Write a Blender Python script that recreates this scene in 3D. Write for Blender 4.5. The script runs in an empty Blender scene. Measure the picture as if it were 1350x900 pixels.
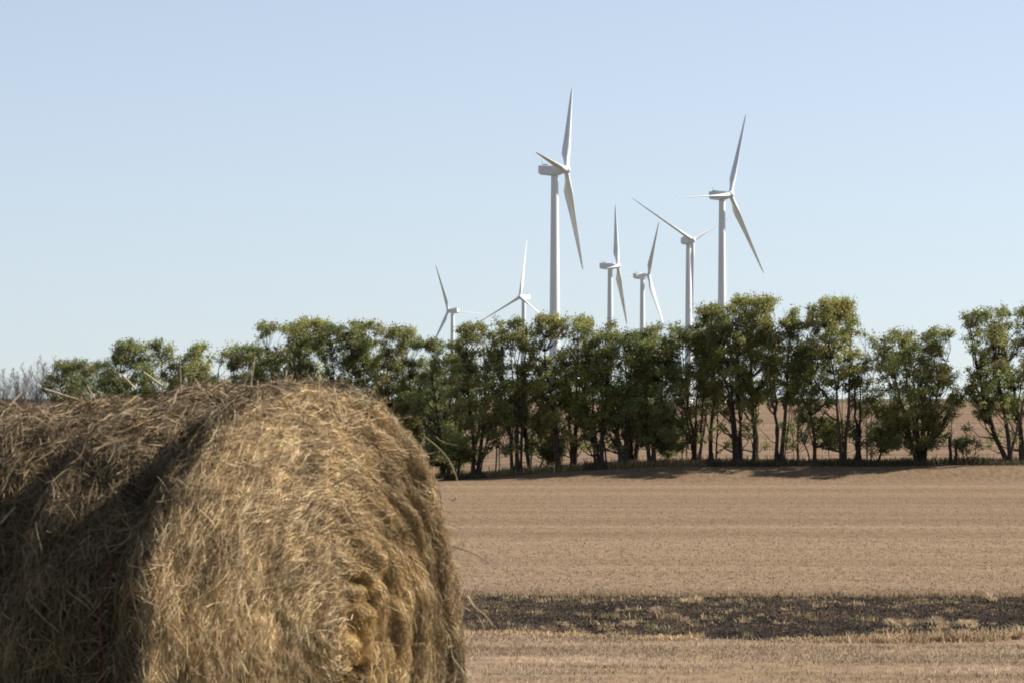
import bpy, math
import numpy as np

# ------------------------------------------------------------------ camera, sky, sun, exposure
S = bpy.context.scene
COL = S.collection
F, HY, CX, HC = 5000.0, 520.0, 675.0, 1.565          # focal length in px of a 1350 wide frame, horizon row, centre column, eye height
cam_d = bpy.data.cameras.new("camera")
cam = bpy.data.objects.new("camera", cam_d); COL.objects.link(cam)
cam.location = (0, 0, HC)
cam.rotation_euler = (math.radians(90), 0, 0)
cam_d.sensor_width = 36.0
cam_d.lens = 36.0 * F / 1350.0
cam_d.shift_y = (HY - 450.0) / 1350.0
cam_d.clip_start = 0.5
cam_d.clip_end = 60000
cam_d.dof.use_dof = True
cam_d.dof.focus_distance = 900
cam_d.dof.aperture_fstop = 28
S.camera = cam

SUN_AZ, SUN_EL = math.radians(74), math.radians(38)   # azimuth clockwise from +Y (the view direction)
W = bpy.data.worlds.new("World"); S.world = W
W.use_nodes = True
wn, wl = W.node_tree.nodes, W.node_tree.links
wn.clear()
wo = wn.new("ShaderNodeOutputWorld"); bg = wn.new("ShaderNodeBackground")
sky = wn.new("ShaderNodeTexSky"); sky.sky_type = 'NISHITA'; sky.sun_disc = False
sky.sun_elevation = SUN_EL; sky.sun_rotation = SUN_AZ
sky.altitude = 300; sky.air_density = 1.0; sky.dust_density = 0.5; sky.ozone_density = 3.0
bg.inputs["Strength"].default_value = 0.066
# the clear blue of a few degrees higher up reaches down to the horizon
tcw = wn.new("ShaderNodeTexCoord"); vm = wn.new("ShaderNodeVectorMath"); vm.operation = 'MULTIPLY_ADD'
vm.inputs[1].default_value = (1, 1, 1.0); vm.inputs[2].default_value = (0, 0, 0.047)
wl.new(tcw.outputs["Generated"], vm.inputs[0]); wl.new(vm.outputs[0], sky.inputs["Vector"])
hs = wn.new("ShaderNodeHueSaturation"); hs.inputs["Saturation"].default_value = 0.64
wl.new(sky.outputs[0], hs.inputs["Color"])
tn = wn.new("ShaderNodeMix"); tn.data_type = 'RGBA'; tn.blend_type = 'MULTIPLY'; tn.inputs[0].default_value = 1.0; tn.inputs[7].default_value = (1.02, 0.995, 1.02, 1)
wl.new(hs.outputs[0], tn.inputs[6]); wl.new(tn.outputs[2], bg.inputs["Color"]); wl.new(bg.outputs[0], wo.inputs["Surface"])

sd = bpy.data.lights.new("sun", 'SUN'); sd.energy = 5.0; sd.angle = math.radians(0.55); sd.color = (1.0, 0.945, 0.86)
sun = bpy.data.objects.new("sun", sd); COL.objects.link(sun)
from mathutils import Vector
sdir = Vector((math.sin(SUN_AZ) * math.cos(SUN_EL), math.cos(SUN_AZ) * math.cos(SUN_EL), math.sin(SUN_EL)))
sun.rotation_euler = sdir.to_track_quat('Z', 'Y').to_euler()
sun.location = (60, 40, 60)

S.view_settings.view_transform = 'Standard'
S.view_settings.look = 'None'
S.view_settings.exposure = 1.1
S.view_settings.gamma = 1.0
S.view_settings.use_curve_mapping = False
try:
    S.cycles.filter_width = 1.9
    S.cycles.max_bounces = 6
    S.cycles.transparent_max_bounces = 4
except Exception:
    pass

# ------------------------------------------------------------------ helpers
def px2x(px, d): return (px - CX) / F * d
def py2z(py, d): return HC + (HY - py) / F * d

_P = np.random.default_rng(11).permutation(256)
_P = np.concatenate([_P, _P, _P])
_G = np.random.default_rng(12).normal(size=(256, 3)); _G /= np.linalg.norm(_G, axis=1)[:, None]
def perlin(x, y, z):
    x, y, z = np.broadcast_arrays(np.asarray(x, float), np.asarray(y, float), np.asarray(z, float))
    xi, yi, zi = np.floor(x).astype(int), np.floor(y).astype(int), np.floor(z).astype(int)
    xf, yf, zf = x - xi, y - yi, z - zi
    u, v, w = [t * t * t * (t * (t * 6 - 15) + 10) for t in (xf, yf, zf)]
    xi &= 255; yi &= 255; zi &= 255
    def g(a, b, c):
        h = _P[_P[_P[(xi + a) & 255] + ((yi + b) & 255)] + ((zi + c) & 255)]
        G = _G[h]
        return G[..., 0] * (xf - a) + G[..., 1] * (yf - b) + G[..., 2] * (zf - c)
    def L(a, b, t): return a + (b - a) * t
    return 1.5 * L(L(L(g(0,0,0), g(1,0,0), u), L(g(0,1,0), g(1,1,0), u), v),
                   L(L(g(0,0,1), g(1,0,1), u), L(g(0,1,1), g(1,1,1), u), v), w)
def sstep(a, b, x):
    t = np.clip((np.asarray(x, float) - a) / (b - a), 0, 1)
    return t * t * (3 - 2 * t)

def mesh_np(name, V, faces, col=None, smooth=False):
    """faces: list of (n,k) int arrays"""
    me = bpy.data.meshes.new(name)
    V = np.ascontiguousarray(V, dtype=np.float32)
    if not isinstance(faces, (list, tuple)): faces = [faces]
    faces = [np.asarray(f, dtype=np.int32) for f in faces if len(f)]
    loops = np.concatenate([f.ravel() for f in faces])
    tot = np.concatenate([np.full(len(f), f.shape[1], np.int32) for f in faces])
    start = np.concatenate([[0], np.cumsum(tot)[:-1]]).astype(np.int32)
    me.vertices.add(len(V)); me.vertices.foreach_set("co", V.ravel())
    me.loops.add(len(loops)); me.loops.foreach_set("vertex_index", loops)
    me.polygons.add(len(tot)); me.polygons.foreach_set("loop_start", start)
    try: me.polygons.foreach_set("loop_total", tot)
    except Exception: pass
    me.polygons.foreach_set("use_smooth", np.full(len(tot), smooth, dtype=bool))
    if col is not None:
        a = me.color_attributes.new("col", 'FLOAT_COLOR', 'POINT')
        c = np.ones((len(V), 4), np.float32); c[:, :3] = col
        a.data.foreach_set("color", c.ravel())
    me.update(calc_edges=True); me.validate()
    return me

def link(name, me, mat, parent=None, loc=None):
    o = bpy.data.objects.new(name, me); COL.objects.link(o)
    if mat is not None: me.materials.append(mat)
    if parent is not None: o.parent = parent
    if loc is not None: o.location = loc
    return o
def empty(name, loc, rz=0.0):
    o = bpy.data.objects.new(name, None); COL.objects.link(o)
    o.location = loc; o.rotation_euler = (0, 0, rz); o.empty_display_size = 0.3
    return o
def tag(o, label=None, cat=None, group=None, kind=None):
    if label: o["label"] = label
    if cat: o["category"] = cat
    if group: o["group"] = group
    if kind: o["kind"] = kind
    return o

class Geo:
    """collects vertices, faces and colours of ONE mesh"""
    def __init__(s): s.V, s.Q, s.T, s.C, s.n = [], [], [], [], 0
    def add(s, V, Q=None, T=None, C=None):
        V = np.asarray(V, float)
        s.V.append(V)
        if Q is not None and len(Q): s.Q.append(np.asarray(Q) + s.n)
        if T is not None and len(T): s.T.append(np.asarray(T) + s.n)
        s.C.append(np.broadcast_to(np.asarray(C if C is not None else (1, 1, 1), float), (len(V), 3)))
        s.n += len(V)
    def tube(s, P, R, sides=6, C=None, cap=True):
        P = np.asarray(P, float); R = np.broadcast_to(np.asarray(R, float), (len(P),))
        T = np.gradient(P, axis=0); T /= np.linalg.norm(T, axis=1)[:, None] + 1e-9
        ref = np.array([0.31, 0.9, 0.2]) if abs(T[0][1]) < 0.8 else np.array([0.9, 0.1, 0.3])
        A = np.cross(T, ref); A /= np.linalg.norm(A, axis=1)[:, None] + 1e-9
        B = np.cross(T, A)
        th = np.arange(sides) * 2 * math.pi / sides
        V = P[:, None, :] + R[:, None, None] * (A[:, None, :] * np.cos(th)[None, :, None] + B[:, None, :] * np.sin(th)[None, :, None])
        n, k = len(P), sides
        i = np.arange(n - 1)[:, None] * k; j = np.arange(k)[None, :]; j2 = (j + 1) % k
        Q = np.stack([i + j, i + j2, i + k + j2, i + k + j], -1).reshape(-1, 4)
        V = V.reshape(-1, 3); Tn = []
        if cap:
            V = np.vstack([V, P[0], P[-1]])
            a = np.arange(k); b = (a + 1) % k
            Tn = np.vstack([np.stack([b, a, np.full(k, n * k)], -1), np.stack([(n - 1) * k + a, (n - 1) * k + b, np.full(k, n * k + 1)], -1)])
        s.add(V, Q, Tn, C)
    def mesh(s, name, smooth=False, col=True):
        V = np.vstack(s.V); f = []
        if s.Q: f.append(np.vstack(s.Q))
        if s.T: f.append(np.vstack(s.T))
        return mesh_np(name, V, f, np.vstack(s.C) if col else None, smooth)

def ribbons(g, P, side, width, col, taper=0.5):
    """P (N,K,3) centre lines, side (N,3) or (N,K,3) width direction, width (N,), col (N,3)"""
    N, K, _ = P.shape
    if side.ndim == 2: side = side[:, None, :]
    tp = np.ones(K); tp[-1] = taper; tp[0] = max(taper, 0.6)
    w = width[:, None, None] * 0.5 * tp[None, :, None]
    V = np.stack([P - side * w, P + side * w], 2).reshape(-1, 3)
    b = (np.arange(N) * K * 2)[:, None] + (np.arange(K - 1) * 2)[None, :]
    Q = np.stack([b, b + 1, b + 3, b + 2], -1).reshape(-1, 4)
    g.add(V, Q, None, np.repeat(col, K * 2, axis=0))

# ------------------------------------------------------------------ materials
def mat(name):
    m = bpy.data.materials.new(name); m.use_nodes = True
    n = m.node_tree.nodes; b = n["Principled BSDF"]
    return m, n, m.node_tree.links, b
def setin(b, **k):
    for a, v in k.items():
        a = a.replace("_", " ")
        if a in b.inputs: b.inputs[a].default_value = v
def ramp(n, stops):
    r = n.new("ShaderNodeValToRGB")
    e = r.color_ramp.elements
    while len(e) < len(stops): e.new(0.5)
    for q, (p, c) in zip(e, stops): q.position = p; q.color = (*c, 1)
    return r
def noise_node(n, l, coord, scale, detail=4, rough=0.55, vscale=None):
    t = n.new("ShaderNodeTexNoise"); t.inputs["Scale"].default_value = scale
    t.inputs["Detail"].default_value = detail; t.inputs["Roughness"].default_value = rough
    if vscale is not None:
        mp = n.new("ShaderNodeMapping"); mp.inputs["Scale"].default_value = vscale
        l.new(coord, mp.inputs["Vector"]); coord = mp.outputs[0]
    l.new(coord, t.inputs["Vector"])
    return t
def mixc(n, l, fac, a, b, mode='MIX'):
    m = n.new("ShaderNodeMix"); m.data_type = 'RGBA'; m.blend_type = mode
    if isinstance(fac, float): m.inputs[0].default_value = fac
    else: l.new(fac, m.inputs[0])
    for sock, v in ((m.inputs[6], a), (m.inputs[7], b)):
        if isinstance(v, tuple): sock.default_value = (*v, 1)
        else: l.new(v, sock)
    return m.outputs[2]

def m_attr(name, rough=0.9, transl=0.0, vary=0.25, vs=30.0, spec=0.1):
    m, n, l, b = mat(name)
    at = n.new("ShaderNodeAttribute"); at.attribute_name = "col"
    tc = n.new("ShaderNodeTexCoord")
    no = noise_node(n, l, tc.outputs["Object"], vs, 3)
    rp = ramp(n, [(0.3, (1 - vary,) * 3), (0.7, (1 + vary,) * 3)]); l.new(no.outputs["Fac"], rp.inputs[0])
    c = mixc(n, l, 1.0, at.outputs["Color"], rp.outputs[0], 'MULTIPLY')
    l.new(c, b.inputs["Base Color"]); setin(b, Roughness=rough, Specular_IOR_Level=spec)
    if transl > 0:
        tr = n.new("ShaderNodeBsdfTranslucent"); l.new(c, tr.inputs["Color"])
        mx = n.new("ShaderNodeMixShader"); mx.inputs[0].default_value = transl
        l.new(b.outputs[0], mx.inputs[1]); l.new(tr.outputs[0], mx.inputs[2])
        l.new(mx.outputs[0], n["Material Output"].inputs["Surface"])
    return m
M_STRAW = m_attr("hay_strands", 0.75, 0.06, 0.18, 9.0, 0.2)
M_LEAF = m_attr("leaves", 0.5, 0.5, 0.2, 1.2, 0.2)
M_BARK = m_attr("bark", 0.95, 0, 0.4, 6.0, 0.05)
M_STUB = m_attr("stubble_straw", 0.85, 0.4, 0.2, 0.6, 0.1)

def m_field(name, dark, mid, light, sx):
    m, n, l, b = mat(name)
    tc = n.new("ShaderNodeTexCoord"); co = tc.outputs["Object"]
    a = noise_node(n, l, co, 1.0, 6, 0.6, (0.02 * sx, 0.16, 0.1))
    r1 = ramp(n, [(0.32, dark), (0.5, mid), (0.7, light)]); l.new(a.outputs["Fac"], r1.inputs[0])
    f = noise_node(n, l, co, 1.0, 5, 0.7, (3.0, 1.1, 1.0))
    r2 = ramp(n, [(0.25, (0.62,) * 3), (0.5, (1.0,) * 3), (0.75, (1.3,) * 3)]); l.new(f.outputs["Fac"], r2.inputs[0])
    st = noise_node(n, l, co, 1.0, 3, 0.5, (0.010, 0.16, 0.1))
    r3 = ramp(n, [(0.3, (0.84,) * 3), (0.7, (1.1,) * 3)]); l.new(st.outputs["Fac"], r3.inputs[0])
    c = mixc(n, l, 1.0, r1.outputs[0], r2.outputs[0], 'MULTIPLY')
    c = mixc(n, l, 1.0, c, r3.outputs[0], 'MULTIPLY')
    l.new(c, b.inputs["Base Color"]); setin(b, Roughness=1.0, Specular_IOR_Level=0.02)
    bp = n.new("ShaderNodeBump"); bp.inputs["Strength"].default_value = 0.6; bp.inputs["Distance"].default_value = 0.1
    l.new(f.outputs["Fac"], bp.inputs["Height"]); l.new(bp.outputs[0], b.inputs["Normal"])
    return m
M_HILL = m_field("grass_ground", (0.05, 0.055, 0.025), (0.075, 0.075, 0.035), (0.12, 0.105, 0.055), 4)
M_NEAR = m_field("pale_stubble_ground", (0.175, 0.120, 0.070), (0.221, 0.159, 0.098), (0.282, 0.214, 0.141), 1.5)
M_FIELD = m_field("stubble_ground", (0.165, 0.114, 0.071), (0.176, 0.123, 0.076), (0.188, 0.134, 0.084), 0.5)
M_FAR = m_field("far_field_ground", (0.138, 0.092, 0.059), (0.160, 0.109, 0.071), (0.182, 0.128, 0.086), 0.5)
M_LAND = m_field("distant_land_ground", (0.06, 0.06, 0.035), (0.10, 0.09, 0.055), (0.15, 0.125, 0.08), 0.2)
M_BURN = m_field("burnt_soil", (0.013, 0.010, 0.009), (0.027, 0.022, 0.018), (0.068, 0.046, 0.027), 30)

def m_white():
    m, n, l, b = mat("white_paint")
    tc = n.new("ShaderNodeTexCoord")
    no = noise_node(n, l, tc.outputs["Object"], 0.25, 5, 0.6, (1, 1, 0.15))
    r = ramp(n, [(0.3, (0.64, 0.64, 0.63)), (0.7, (0.74, 0.74, 0.73))]); l.new(no.outputs["Fac"], r.inputs[0])
    l.new(r.outputs[0], b.inputs["Base Color"]); setin(b, Roughness=0.45, Specular_IOR_Level=0.35)
    return m
M_WHITE = m_white()
def m_plain(name, c, rough=0.7):
    m, n, l, b = mat(name)
    tc = n.new("ShaderNodeTexCoord"); no = noise_node(n, l, tc.outputs["Object"], 8, 3)
    r = ramp(n, [(0.3, tuple(x * 0.8 for x in c)), (0.7, tuple(min(1, x * 1.2) for x in c))]); l.new(no.outputs["Fac"], r.inputs[0])
    l.new(r.outputs[0], b.inputs["Base Color"]); setin(b, Roughness=rough)
    return m
M_DARK = m_plain("dark_metal", (0.06, 0.06, 0.065))
M_TWINE = m_plain("red_twine", (0.16, 0.02, 0.025), 0.6)
M_CORE = m_plain("packed_hay", (0.030, 0.022, 0.013), 0.95)  # near-black core, shade of the gaps between strands put into its colour

# ------------------------------------------------------------------ terrain
def terrain(x, y):
    x = np.asarray(x, float); y = np.asarray(y, float)
    z = -3.8 * sstep(13, 58, y) - 0.5 * sstep(170, 250, y) + 0.03 * perlin(x * 0.03, y * 0.03, 3.3)
    zt = -4.42 + 1.16 * sstep(-9, 13, x) + 0.12 * perlin(x * 0.06, 1.7, 0.4) * sstep(-5, 3, x)
    w = sstep(254.0, 260.5, y)
    z = z * (1 - w) + zt * w
    rise = np.clip((y - 272) / 440.0, 0, 1); rise = rise * (1.55 - 0.55 * rise)
    wob = 1.2 * perlin(x * 0.004, y * 0.004, 9.1) * sstep(300, 700, y)
    fall = -15.0 * sstep(690, 1700, y)
    z = z + (0.2 - zt) * sstep(0, 1, np.clip(rise, 0, 1)) * 0.5 + (0.2 - zt) * rise * 0.5 + fall + wob * 0.5
    return z
xs = np.unique(np.concatenate([np.arange(-70, 71, 1.0), np.linspace(70, 400, 45), -np.linspace(70, 400, 45), np.geomspace(400, 9000, 22), -np.geomspace(400, 9000, 22)]))
def sheet(name, ys, m, dz=0.0, bounds=None):
    X, Y = np.meshgrid(xs if bounds is None else bounds[0], ys)
    V = np.stack([X, Y, terrain(X, Y) + dz], -1).reshape(-1, 3)
    ny, nx = X.shape
    i = (np.arange(ny - 1) * nx)[:, None] + np.arange(nx - 1)[None, :]
    Q = np.stack([i, i + 1, i + nx + 1, i + nx], -1).reshape(-1, 4)
    o = link(name, mesh_np(name, V, Q, None, True), m)
    return tag(o, kind="structure")
sheet("ground", np.concatenate([[-3000, -800, -200, -60, -20], np.arange(-10, 60.1, 1.0)]), M_HILL)
sheet("foreground_field", np.arange(60, 100.1, 1.0), M_NEAR)
sheet("stubble_field", np.concatenate([np.arange(100, 250, 2.0), np.arange(250, 266.1, 0.5)]), M_FIELD)
sheet("far_field", np.concatenate([np.arange(266, 760, 6.0), np.linspace(760, 900, 6)]), M_FAR)
sheet("distant_land", np.concatenate([np.linspace(900, 3000, 38), np.geomspace(3100, 16000, 12)]), M_LAND)

# burnt strip: a sheet with ragged edges, 2 cm above the field
bx = np.arange(-45, 60.01, 0.25)
def burn_lo(x):
    return 85.3 - 2.9 * sstep(-3, 8, x) + 1.0 * sstep(9, 12, x) + 0.6 * perlin(x * 0.35, 0.2, 0.7) + 0.4 * perlin(x * 1.4, 5.2, 0.7)
def burn_hi(x): return 100.2 + 0.35 * perlin(x * 0.6, 9.2, 0.7) + 0.25 * perlin(x * 2.0, 3.2, 0.7)
tt = np.linspace(0, 1, 15)
BX, TT = np.meshgrid(bx, tt)
BY = burn_lo(BX) + (burn_hi(BX) - burn_lo(BX)) * TT
V = np.stack([BX, BY, terrain(BX, BY) + 0.03 + 0.035 * perlin(BX * 1.5, BY * 0.8, 1.2) ** 2], -1).reshape(-1, 3)
ny, nx = BX.shape
i = (np.arange(ny - 1) * nx)[:, None] + np.arange(nx - 1)[None, :]
tag(link("burnt_strip", mesh_np("burnt_strip", V, np.stack([i, i + 1, i + nx + 1, i + nx], -1).reshape(-1, 4), None, True), M_BURN), kind="structure")

# ------------------------------------------------------------------ stubble and grass (uncountable)
RG = np.random.default_rng(5)
def blades(name, X, Y, H, Wd, C, lean=0.35, label=None, m=M_STUB, K=3, z0=0.0):
    N = len(X)
    Z = terrain(X, Y) + z0
    az = RG.uniform(0, 2 * math.pi, N); ln = np.abs(RG.normal(0, lean, N))
    t = np.linspace(0, 1, K)
    P = np.zeros((N, K, 3))
    P[..., 0] = X[:, None] + (np.cos(az) * ln * H)[:, None] * t ** 1.6
    P[..., 1] = Y[:, None] + (np.sin(az) * ln * H)[:, None] * t ** 1.6
    P[..., 2] = Z[:, None] - 0.01 + H[:, None] * t * (1 - 0.25 * np.minimum(ln, 1)[:, None] * t)
    sa = RG.uniform(-0.9, 0.9, N)
    side = np.stack([np.cos(sa), np.sin(sa), np.zeros(N)], -1)
    g = Geo(); ribbons(g, P, side, Wd, C, 0.35)
    o = link(name, g.mesh(name), m)
    return tag(o, label, "grass", kind="stuff")
def straw_col(N, base, sp=0.18, warm=0.06):
    c = np.array(base)[None, :] * (1 + RG.normal(0, sp, (N, 1)))
    c = c * (1 + RG.normal(0, warm, (N, 1)) * np.array([[0.3, 0, -1.0]]))
    return np.clip(c, 0.01, 0.75)
# near field stubble
N = 110000
Y = 64 + (86 - 64) * RG.random(N); X = RG.uniform(-0.19, 0.19, N) * Y
k = perlin(X * 0.12, Y * 0.9, 0.5) + 0.5 * perlin(X * 0.5, Y * 3, 7.5) + RG.normal(0, 0.25, N) > -0.05
k &= Y < burn_lo(X)
X, Y = X[k], Y[k]; N = len(X)
st = np.clip(0.5 + 1.1 * perlin(X * 0.10, Y * 0.8, 4.4), 0, 1)[:, None]
C = straw_col(N, (0.298, 0.224, 0.160)) * (0.85 + 1.0 * st ** 2)
blades("stubble", X, Y, RG.uniform(0.03, 0.11, N), RG.uniform(0.010, 0.024, N), np.clip(C, 0, 0.8), 0.7, "short pale cut stubble standing on the foreground field")
# upper field stubble
N = 120000
Y = 1 / RG.uniform(1 / 254.0, 1 / 100.5, N); X = RG.uniform(-0.19, 0.19, N) * Y
k = perlin(X * 0.06, Y * 0.5, 1.5) + 0.5 * perlin(X * 0.3, Y * 2, 2.5) + RG.normal(0, 0.6, N) > -0.25
X, Y = X[k], Y[k]; N = len(X)
C = straw_col(N, (0.32, 0.238, 0.165), 0.2)
blades("stubble", X, Y, RG.uniform(0.025, 0.07, N), RG.uniform(0.02, 0.045, N), C, 0.6, "short tan stubble covering the broad field below the trees")
# charred stubs and clods on the strip
N = 70000
Y = RG.uniform(82, 100.3, N); X = RG.uniform(-0.19, 0.19, N) * Y
k = (Y > burn_lo(X)) & (Y < burn_hi(X)); X, Y = X[k], Y[k]; N = len(X)
C = straw_col(N, (0.040, 0.030, 0.024), 0.4)
pk = RG.random(N) < np.clip(0.42 + 0.6 * perlin(X * 0.3, Y * 0.5, 1.9), 0.03, 0.6)
C[pk] = straw_col(int(pk.sum()), (0.18, 0.122, 0.072), 0.35)
blades("charred_stubble", X, Y, RG.uniform(0.03, 0.10, N), RG.uniform(0.02, 0.06, N), C, 0.9, "black and brown burnt stubs covering the burnt strip")
# dry grass scattered over the burnt strip and along its edges
gx, gy, gh, gw, gc = [], [], [], [], []
def tuft(x, y, n, r, h, col):
    q = RG.normal(0, 1, (n, 2)) * r * 0.5
    gx.append(x + q[:, 0]); gy.append(y + q[:, 1] * 0.8); gh.append(h * RG.uniform(0.45, 1.1, n)); gw.append(RG.uniform(0.015, 0.035, n)); gc.append(straw_col(n, col, 0.2))
for _ in range(1500):                         # loose growth over the strip, in drifts
    x = RG.uniform(-16, 18); y = RG.uniform(float(burn_lo(x)) + .3, 99.8)
    if perlin(x * 0.25, y * 0.25, 6.6) + RG.normal(0, 0.4) < -0.02: continue
    tuft(x, y, int(RG.integers(8, 36)), RG.uniform(0.08, 0.3), RG.uniform(0.06, 0.2), [(0.42, 0.31, 0.19), (0.33, 0.25, 0.15), (0.36, 0.26, 0.15), (0.22, 0.195, 0.095)][int(RG.integers(0, 4))])
for x in np.arange(-16, 18, 0.16):           # ragged far edge
    y = float(burn_hi(x)) - RG.uniform(-0.1, 0.5)
    if perlin(x * 0.4, 1.1, 8.8) > -0.25: tuft(x, y, int(RG.integers(15, 40)), 0.16, RG.uniform(0.12, 0.26), (0.27, 0.2, 0.12))
for x in np.arange(-16, 18, 0.12):           # near edge, taller towards the right
    y = float(burn_lo(x)) - RG.uniform(-0.1, 0.5)
    hh = 0.16 + 0.14 * float(sstep(6.5, 8.5, x))
    if perlin(x * 0.5, 4.1, 2.8) > 0.0 - 0.6 * float(sstep(6.5, 8.5, x)): tuft(x, y, int(RG.integers(20, 50)), 0.16, hh * RG.uniform(0.7, 1.15), (0.46, 0.34, 0.21))
blades("dry_grass", *[np.concatenate(a) for a in (gx, gy, gh, gw)], np.concatenate(gc), 0.5, "thin dry grass growing through the burnt strip and along its edges")
# dark long grass under the trees
N = 70000
X = RG.uniform(-60, 60, N); Y = RG.uniform(259.6, 268, N)
k = perlin(X * 0.25, Y * 0.2, 2.2) + RG.normal(0, 0.3, N) > -0.25
X, Y = X[k], Y[k]; N = len(X)
H = RG.uniform(0.12, 0.5, N) * (1 + 0.6 * (RG.random(N) < .06)) * (1 + 0.5 * perlin(X * 0.3, Y * 0.3, 8.1))
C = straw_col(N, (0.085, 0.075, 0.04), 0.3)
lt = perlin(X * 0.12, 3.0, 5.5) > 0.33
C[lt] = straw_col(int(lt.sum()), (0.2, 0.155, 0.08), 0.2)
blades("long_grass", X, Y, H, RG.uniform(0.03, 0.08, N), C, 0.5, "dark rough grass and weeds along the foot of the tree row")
# dry grass on the knoll under the bale
N = 26000
Y = RG.uniform(4, 20, N); X = RG.uniform(-5, 5, N)
C = straw_col(N, (0.10, 0.10, 0.045), 0.25)
blades("hill_grass", X, Y, RG.uniform(0.03, 0.12, N), RG.uniform(0.003, 0.007, N), C, 0.7, "short dry grass on the rise where the bale lies")
# larger clumps one can point at
def clump(px, py, wpx, hpx, label):
    d = (HC + 3.83) / ((py - HY) / F); x = px2x(px, d); w = wpx / F * d; h = hpx / F * d
    n = int(150 + 14 * wpx); t = np.linspace(0, 1, 4)
    k_ = int(RG.integers(3, 6)); cx_ = RG.uniform(-.42, .42, k_) * w; hs_ = RG.uniform(.45, 1.0, k_); pk_ = RG.integers(0, k_, n)
    bxo = cx_[pk_] + RG.normal(0, .09, n) * w; byo = RG.normal(0, 0.25, n) * w
    H = h * hs_[pk_] * RG.uniform(0.35, 1.1, n)
    P = np.zeros((n, 4, 3))
    P[..., 0] = bxo[:, None] * (1 + 0.5 * t ** 2) + RG.normal(0, 0.06, (n, 1)) * t ** 2
    P[..., 1] = byo[:, None] * (1 + 0.5 * t ** 2)
    P[..., 2] = H[:, None] * t
    sa = RG.uniform(-0.9, 0.9, n)
    g = Geo(); ribbons(g, P, np.stack([np.cos(sa), np.sin(sa), 0 * sa], -1), RG.uniform(0.015, 0.03, n), straw_col(n, (0.43, 0.325, 0.21), 0.22), 0.4)
    o = link("grass_clump", g.mesh("grass_clump"), M_STUB, None, (x, d, float(terrain(x, d)) + 0.015))
    tag(o, label, "grass clump", "pale grass clumps on the burnt strip")
clump(1276, 831, 22, 15, "widest low pale grass clump on the burnt strip near its right end")
clump(1229, 829, 17, 15, "rounded twin-headed pale grass clump left of the widest one")
clump(1184, 829, 22, 17, "pointed pale grass clump on the burnt strip below the big many-stemmed tree")
clump(1312, 795, 20, 14, "pale grass clump at the far edge of the burnt strip under the leaning trees")
clump(1027, 790, 8, 11, "narrow upright grass clump alone on the far edge of the burnt strip")
clump(910, 798, 22, 13, "ragged tan grass clump by the far edge of the burnt strip in the middle")
clump(870, 819, 14, 20, "tallest thin grass clump on the burnt strip below the dense dark tree")
clump(828, 829, 12, 12, "small pale grass clump beside the thin tall one toward the bale")

# ------------------------------------------------------------------ wind turbines
BLADE = 40.0
def lathe(P, R, axis='Z', seg=24):
    pass
def blade_mesh(e1, e2, ax, p):
    """blade pointing along e1 cos p + e2 sin p; parked: chord close to the rotor axis, trailing edge downwind"""
    rad = e1 * math.cos(p) + e2 * math.sin(p)
    tan = np.cross(ax, rad)
    st = [(1.0, .95, 1.9, 0), (2.6, .93, 1.9, 0), (5.0, .70, 2.6, 0), (8.0, .42, 3.3, .0), (10.5, .30, 3.2, 0), (15, .24, 2.65, 0), (20, .21, 2.15, 0),
          (25, .19, 1.75, 0), (30, .18, 1.35, 0), (34, .17, 1.02, 0), (37.5, .16, .72, 0), (39.2, .16, .42, 0), (40.0, .2, .12, 0)]
    prof = [(1.0, .02), (.82, .18), (.6, .38), (.38, .5), (.18, .46), (.05, .28), (0, 0), (.05, -.22), (.18, -.34), (.38, -.36), (.6, -.26), (.82, -.11)]
    V = []
    for r, th, ch, _ in st:
        tw = math.radians(82 - 10 * (1 - (1 - min(1, r / 30.0)) ** 1.5) * -1)      # feathered, with a little twist
        cdir = -ax * math.sin(tw) - tan * math.cos(tw)                                 # towards the trailing edge
        ndir = np.cross(rad, cdir)
        rnd = max(0.0, 1 - (r - 2.6) / 4.5) if r > 2.6 else 1.0
        bend = -ax * (0.02 * r)
        c0 = rad * r + bend
        for u, v in prof:
            a = (u - 0.32) * ch; b_ = v * ch * th
            ang = math.atan2(v, u - 0.5)
            if rnd > 0:                                                              # round at the root
                ca, cb = 0.95 * math.cos(ang), 0.95 * math.sin(ang)
                a = a * (1 - rnd) + ca * rnd; b_ = b_ * (1 - rnd) + cb * rnd
            V.append(c0 + cdir * a + ndir * b_)
    k = len(prof); n = len(st)
    i = np.arange(n - 1)[:, None] * k; j = np.arange(k)[None, :]; j2 = (j + 1) % k
    Q = np.stack([i + j, i + j2, i + k + j2, i + k + j], -1).reshape(-1, 4)
    V.append(V[-1] * 0 + (rad * 40.1 - ax * 0.8))
    T = [((n - 1) * k + a, (n - 1) * k + (a + 1) % k, n * k) for a in range(k)]
    return np.array(V), Q, np.array(T)
def ring_loft(g, rings, C=(1, 1, 1)):
    k = len(rings[0]); n = len(rings)
    V = np.vstack(rings); i = np.arange(n - 1)[:, None] * k; j = np.arange(k)[None, :]; j2 = (j + 1) % k
    Q = np.stack([i + j, i + j2, i + k + j2, i + k + j], -1).reshape(-1, 4)
    V = np.vstack([V, rings[0].mean(0), rings[-1].mean(0)]); a = np.arange(k); b = (a + 1) % k
    T = np.vstack([np.stack([b, a, np.full(k, n * k)], -1), np.stack([(n - 1) * k + a, (n - 1) * k + b, np.full(k, n * k + 1)], -1)])
    g.add(V, Q, T, C)
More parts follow.
